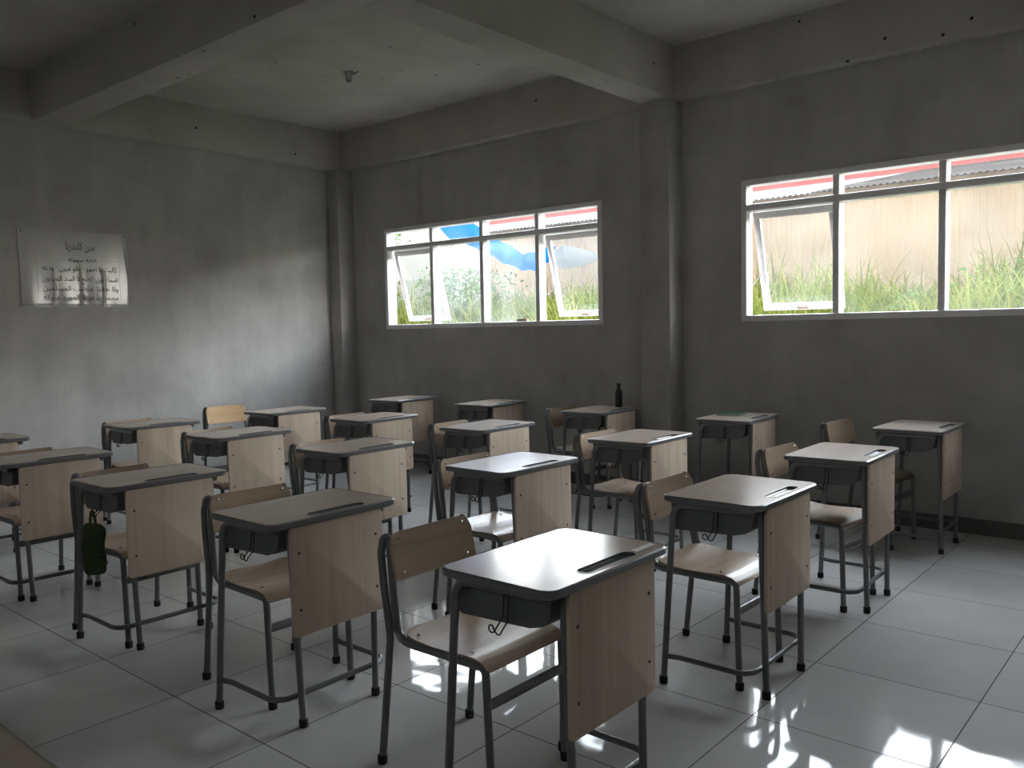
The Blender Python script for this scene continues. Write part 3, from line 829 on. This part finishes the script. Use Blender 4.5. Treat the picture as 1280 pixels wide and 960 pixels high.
for o in (corrugated('wall', sh, M['tin'], SX, 5.5, (8.0, 1.25), (8.0, 2.93), .065, .010),
          corrugated('roof', sh, M['pale_roof'], SX-.1, -1.9, (7.72, 2.875), (12.2, 3.69), .07, .009),
          corrugated('roof', sh, M['tin_roof'], -1.95, 5.6, (7.74, 2.885), (12.2, 3.70), .07, .009)):
    rel(o, (-1.5, 8.0, 1.3))
bm = bmesh.new(); box(bm, SX-.1, 5.6, 7.86, 7.90, 2.86, 2.91); o = link('eave_batten', bm, M['rust'], sh); rel(o, (-1.5, 8.0, 1.3))
rd = thing('red_building', 'red metal clad building rising behind the corrugated shed', 'building', (0, 12.6, 3.3))
o = corrugated('roof_sheet', rd, M['red'], -12, 7, (12.36, 4.32), (15.5, 3.9), .15, .02); rel(o, (0, 12.6, 3.3))
bm = bmesh.new(); box(bm, -12, 7, 12.34, 12.40, 3.3, 4.31); o = link('wall_cladding', bm, M['red'], rd); rel(o, (0, 12.6, 3.3))
hs = thing('white_house', 'white plastered house outside the left window with stained lower wall', 'house', (-9, 7.3, 1.3))
HX = -7.03
bm = bmesh.new(); box(bm, -12, HX, 7.0, 7.62, 2.16, 3.75, .01); o = link('wall', bm, M['house'], hs); rel(o, (-9, 7.3, 1.3))
bm = bmesh.new(); box(bm, -12, HX+.01, 6.99, 7.62, 1.0, 2.16, .01); o = link('plinth', bm, M['mould'], hs); rel(o, (-9, 7.3, 1.3))
bm = bmesh.new(); box(bm, -12, -8.3, 6.72, 6.98, 1.0, 1.95, .01); o = link('brick_footing', bm, M['brick'], hs); rel(o, (-9, 7.3, 1.3))
# tarpaulin slung between house and shed
tp = thing('tarpaulin', 'bright blue tarpaulin sagging outside the left window, with grey flap', 'tarpaulin', (-5.4, 6.2, 2.2))
def sheet_between(name, A, B, mat, n=40, m=10, sag=.06, soft=True):
    A = [Vector(p) for p in A]; B = [Vector(p) for p in B]
    def at(Pp, t):
        t *= len(Pp)-1; i = min(int(t), len(Pp)-2); f = t-i; f = f*f*(3-2*f) if soft else f
        return Pp[i].lerp(Pp[i+1], f)
    bm = bmesh.new()
    def fn(u, v):
        p = at(A, u).lerp(at(B, u), v)
        return p + Vector((0, 0, -sag*math.sin(PI*v) + (.012*math.sin(u*31+v*5) if soft else 0))), Vector((0, .3, 1)).normalized()
    sheet(bm, n, m, fn, .004)
    o = link(name, bm, mat, tp, 70); rel(o, (-5.4, 6.2, 2.2)); return o
sheet_between('blue_sheet', [(-6.30, 5.70, 3.06), (-5.62, 5.75, 2.78), (-4.98, 5.80, 2.42), (-4.72, 5.85, 2.27), (-4.52, 5.90, 2.31), (-4.32, 5.95, 2.36)],
              [(-6.68, 6.60, 2.66), (-6.05, 6.60, 2.44), (-5.72, 6.60, 2.27), (-5.40, 6.60, 2.16), (-5.15, 6.60, 2.13), (-4.95, 6.60, 2.24)], M['tarp'])
sheet_between('grey_flap', [(-4.62, 6.30, 2.31), (-4.50, 6.32, 2.40), (-4.10, 6.34, 2.30), (-3.95, 6.36, 2.23)],
              [(-4.95, 6.75, 2.17), (-4.75, 6.75, 2.14), (-4.45, 6.75, 2.17), (-4.15, 6.75, 2.25)], M['tarp_grey'], sag=.01, soft=False)
bm = bmesh.new(); tube(bm, [(-3.97, 6.36, 2.235), (-3.5, 7.2, 2.5), (-3.1, 7.95, 2.75)], .006, 6); o = link('rope', bm, M['pole'], tp); rel(o, (-5.4, 6.2, 2.2))
# long grass
bm = bmesh.new(); rnd = random.Random(3)
def blade(bm, p, h, w, lean, ang, curl):
    d = Vector((math.cos(ang), math.sin(ang), 0)); s = Vector((-d.y, d.x, 0)); pr = None
    for k in range(5):
        t = k/4; q = p + Vector((0, 0, h*t*(1-.25*curl*t))) + d*(lean*t*t*(1+curl)); ww = w*(1-t)**.7 + .0006
        q.y = min(7.85, max(4.2, q.y)); a, b = bm.verts.new(q-s*ww), bm.verts.new(q+s*ww)
        if pr: bm.faces.new((pr[0], pr[1], b, a))
        pr = (a, b)
for _ in range(9000):
    x = rnd.uniform(-8.5, 3.2); y = 4.6+2.95*rnd.random()**1.05
    if x < HX+.25 and y > 6.4: continue
    cl = .75+.5*math.sin(x*2.3+1.0)*math.sin(y*1.9)+.25*math.sin(x*5.1)
    h = (.22+.34*rnd.random())*max(.45, cl) + (.2 if rnd.random() < .08 else 0) + .16*max(0, min(1, (x+.1)/.9))
    blade(bm, Vector((x, y, ground_z(y)-.02)), h*(1.0 if y > 4.7 else .8), rnd.uniform(.005, .012), rnd.uniform(.03, .32), rnd.uniform(0, 2*PI), rnd.uniform(0, 1.3))
gs = link('long_grass', bm, M['grass'], None, 80); gs['kind'] = 'stuff'
tag(gs, 'tall yellow-green grass growing on the bank outside both windows', 'grass')
def leaves(name, n, fn, size, label, cat, mat=None):
    bm = bmesh.new()
    for _ in range(n):
        p, nn = fn(); a = rnd.uniform(0, 2*PI)
        q = Vector((0, 0, 1)).rotation_difference(nn).to_matrix() @ Matrix.Rotation(a, 3, 'Z'); s = size*rnd.uniform(.6, 1.3)
        pts = [(0, -.5, 0), (.32, -.15, .06), (.26, .25, .05), (0, .62, -.08), (-.26, .25, .05), (-.32, -.15, .06)]
        vs = [bm.verts.new(p + q @ (Vector(c)*s)) for c in pts]
        mid1 = vs[0]; mid2 = vs[3]
        bm.faces.new((vs[0], vs[1], vs[2], vs[3])); bm.faces.new((vs[0], vs[3], vs[4], vs[5]))
    o = link(name, bm, mat or M['leaf'], None, 0); o['kind'] = 'stuff'
    return tag(o, label, cat)
def weed():
    x = rnd.uniform(-8.5, 3.2); y = rnd.uniform(4.6, 7.6); h = (.10+.30*rnd.random())*(.6+.5*math.sin(x*1.7+.4))
    return Vector((x, y, ground_z(y)+max(.02, h))), Vector((rnd.uniform(-.7, .7), rnd.uniform(-1, .2), rnd.uniform(.3, 1))).normalized()
leaves('broad_leaf_weeds', 1800, weed, .042, 'low broad-leaved weeds among the grass outside', 'weeds')
def bush():
    a = rnd.gauss(0, 1); b = rnd.gauss(0, 1); c = rnd.random()
    return Vector((-5.55+.30*a, 5.7+.3*b, 1.45+.72*c*(1-.1*abs(a)))), Vector((rnd.uniform(-.8, .8), rnd.uniform(-1, 0), rnd.uniform(0, 1))).normalized()
leaves('shrub', 1500, bush, .048, 'leafy shrub below the blue tarpaulin outside the left window', 'shrub')
def vine():
    z = rnd.random(); return Vector((-7.55+.10*rnd.gauss(0, 1)+.1*math.sin(z*9), 6.1+.12*rnd.gauss(0, 1), 1.3+1.6*z)), Vector((rnd.uniform(-.8, .8), rnd.uniform(-1, 0), rnd.uniform(0, 1))).normalized()
leaves('climbing_vine', 600, vine, .06, 'green vine climbing beside the white house at far left of the left window', 'vine')

# ------------------------------------------------------------------ daylight
w = bpy.data.worlds.new('sky'); scene.world = w; w.use_nodes = True
nt = w.node_tree; bg = nt.nodes['Background']
tc = N(nt, 'ShaderNodeTexCoord'); sp = N(nt, 'ShaderNodeSeparateXYZ'); nt.links.new(tc.outputs['Generated'], sp.inputs[0])
r = ramp(nt, sp.outputs[2], [(0.0, (1.0, .93, .86)), (.14, (1.0, .95, .91)), (.30, (.87, .905, .985)), (.7, (.80, .87, 1.0)), (1.0, (.75, .84, 1.0))])
# hazy bright sky on the sun's side (+Y), duller blue sky behind the school
mr = N(nt, 'ShaderNodeMapRange', interpolation_type='SMOOTHSTEP'); mr.inputs[1].default_value = -.32; mr.inputs[2].default_value = .50
mr.inputs[3].default_value = SKY_BACK; mr.inputs[4].default_value = SKY_SUN
nt.links.new(sp.outputs[1], mr.inputs[0])
# brightest in the low haze, fading towards the zenith
el = N(nt, 'ShaderNodeMapRange', interpolation_type='SMOOTHSTEP'); el.inputs[1].default_value = .22; el.inputs[2].default_value = .62
el.inputs[3].default_value = 1.32; el.inputs[4].default_value = .66
nt.links.new(sp.outputs[2], el.inputs[0])
pr = N(nt, 'ShaderNodeMath', operation='MULTIPLY'); nt.links.new(mr.outputs[0], pr.inputs[0]); nt.links.new(el.outputs[0], pr.inputs[1])
nt.links.new(r.outputs[0], bg.inputs[0]); nt.links.new(pr.outputs[0], bg.inputs[1])

scene.view_settings.view_transform = 'Standard'; scene.view_settings.look = 'None'
scene.view_settings.exposure = 0.40; scene.view_settings.gamma = 1.0; scene.view_settings.use_curve_mapping = False
scene.cycles.max_bounces = 10; scene.cycles.diffuse_bounces = 6; scene.cycles.glossy_bounces = 5; scene.cycles.transparent_max_bounces = 12
scene.cycles.use_denoising = True; scene.cycles.sample_clamp_indirect = 8
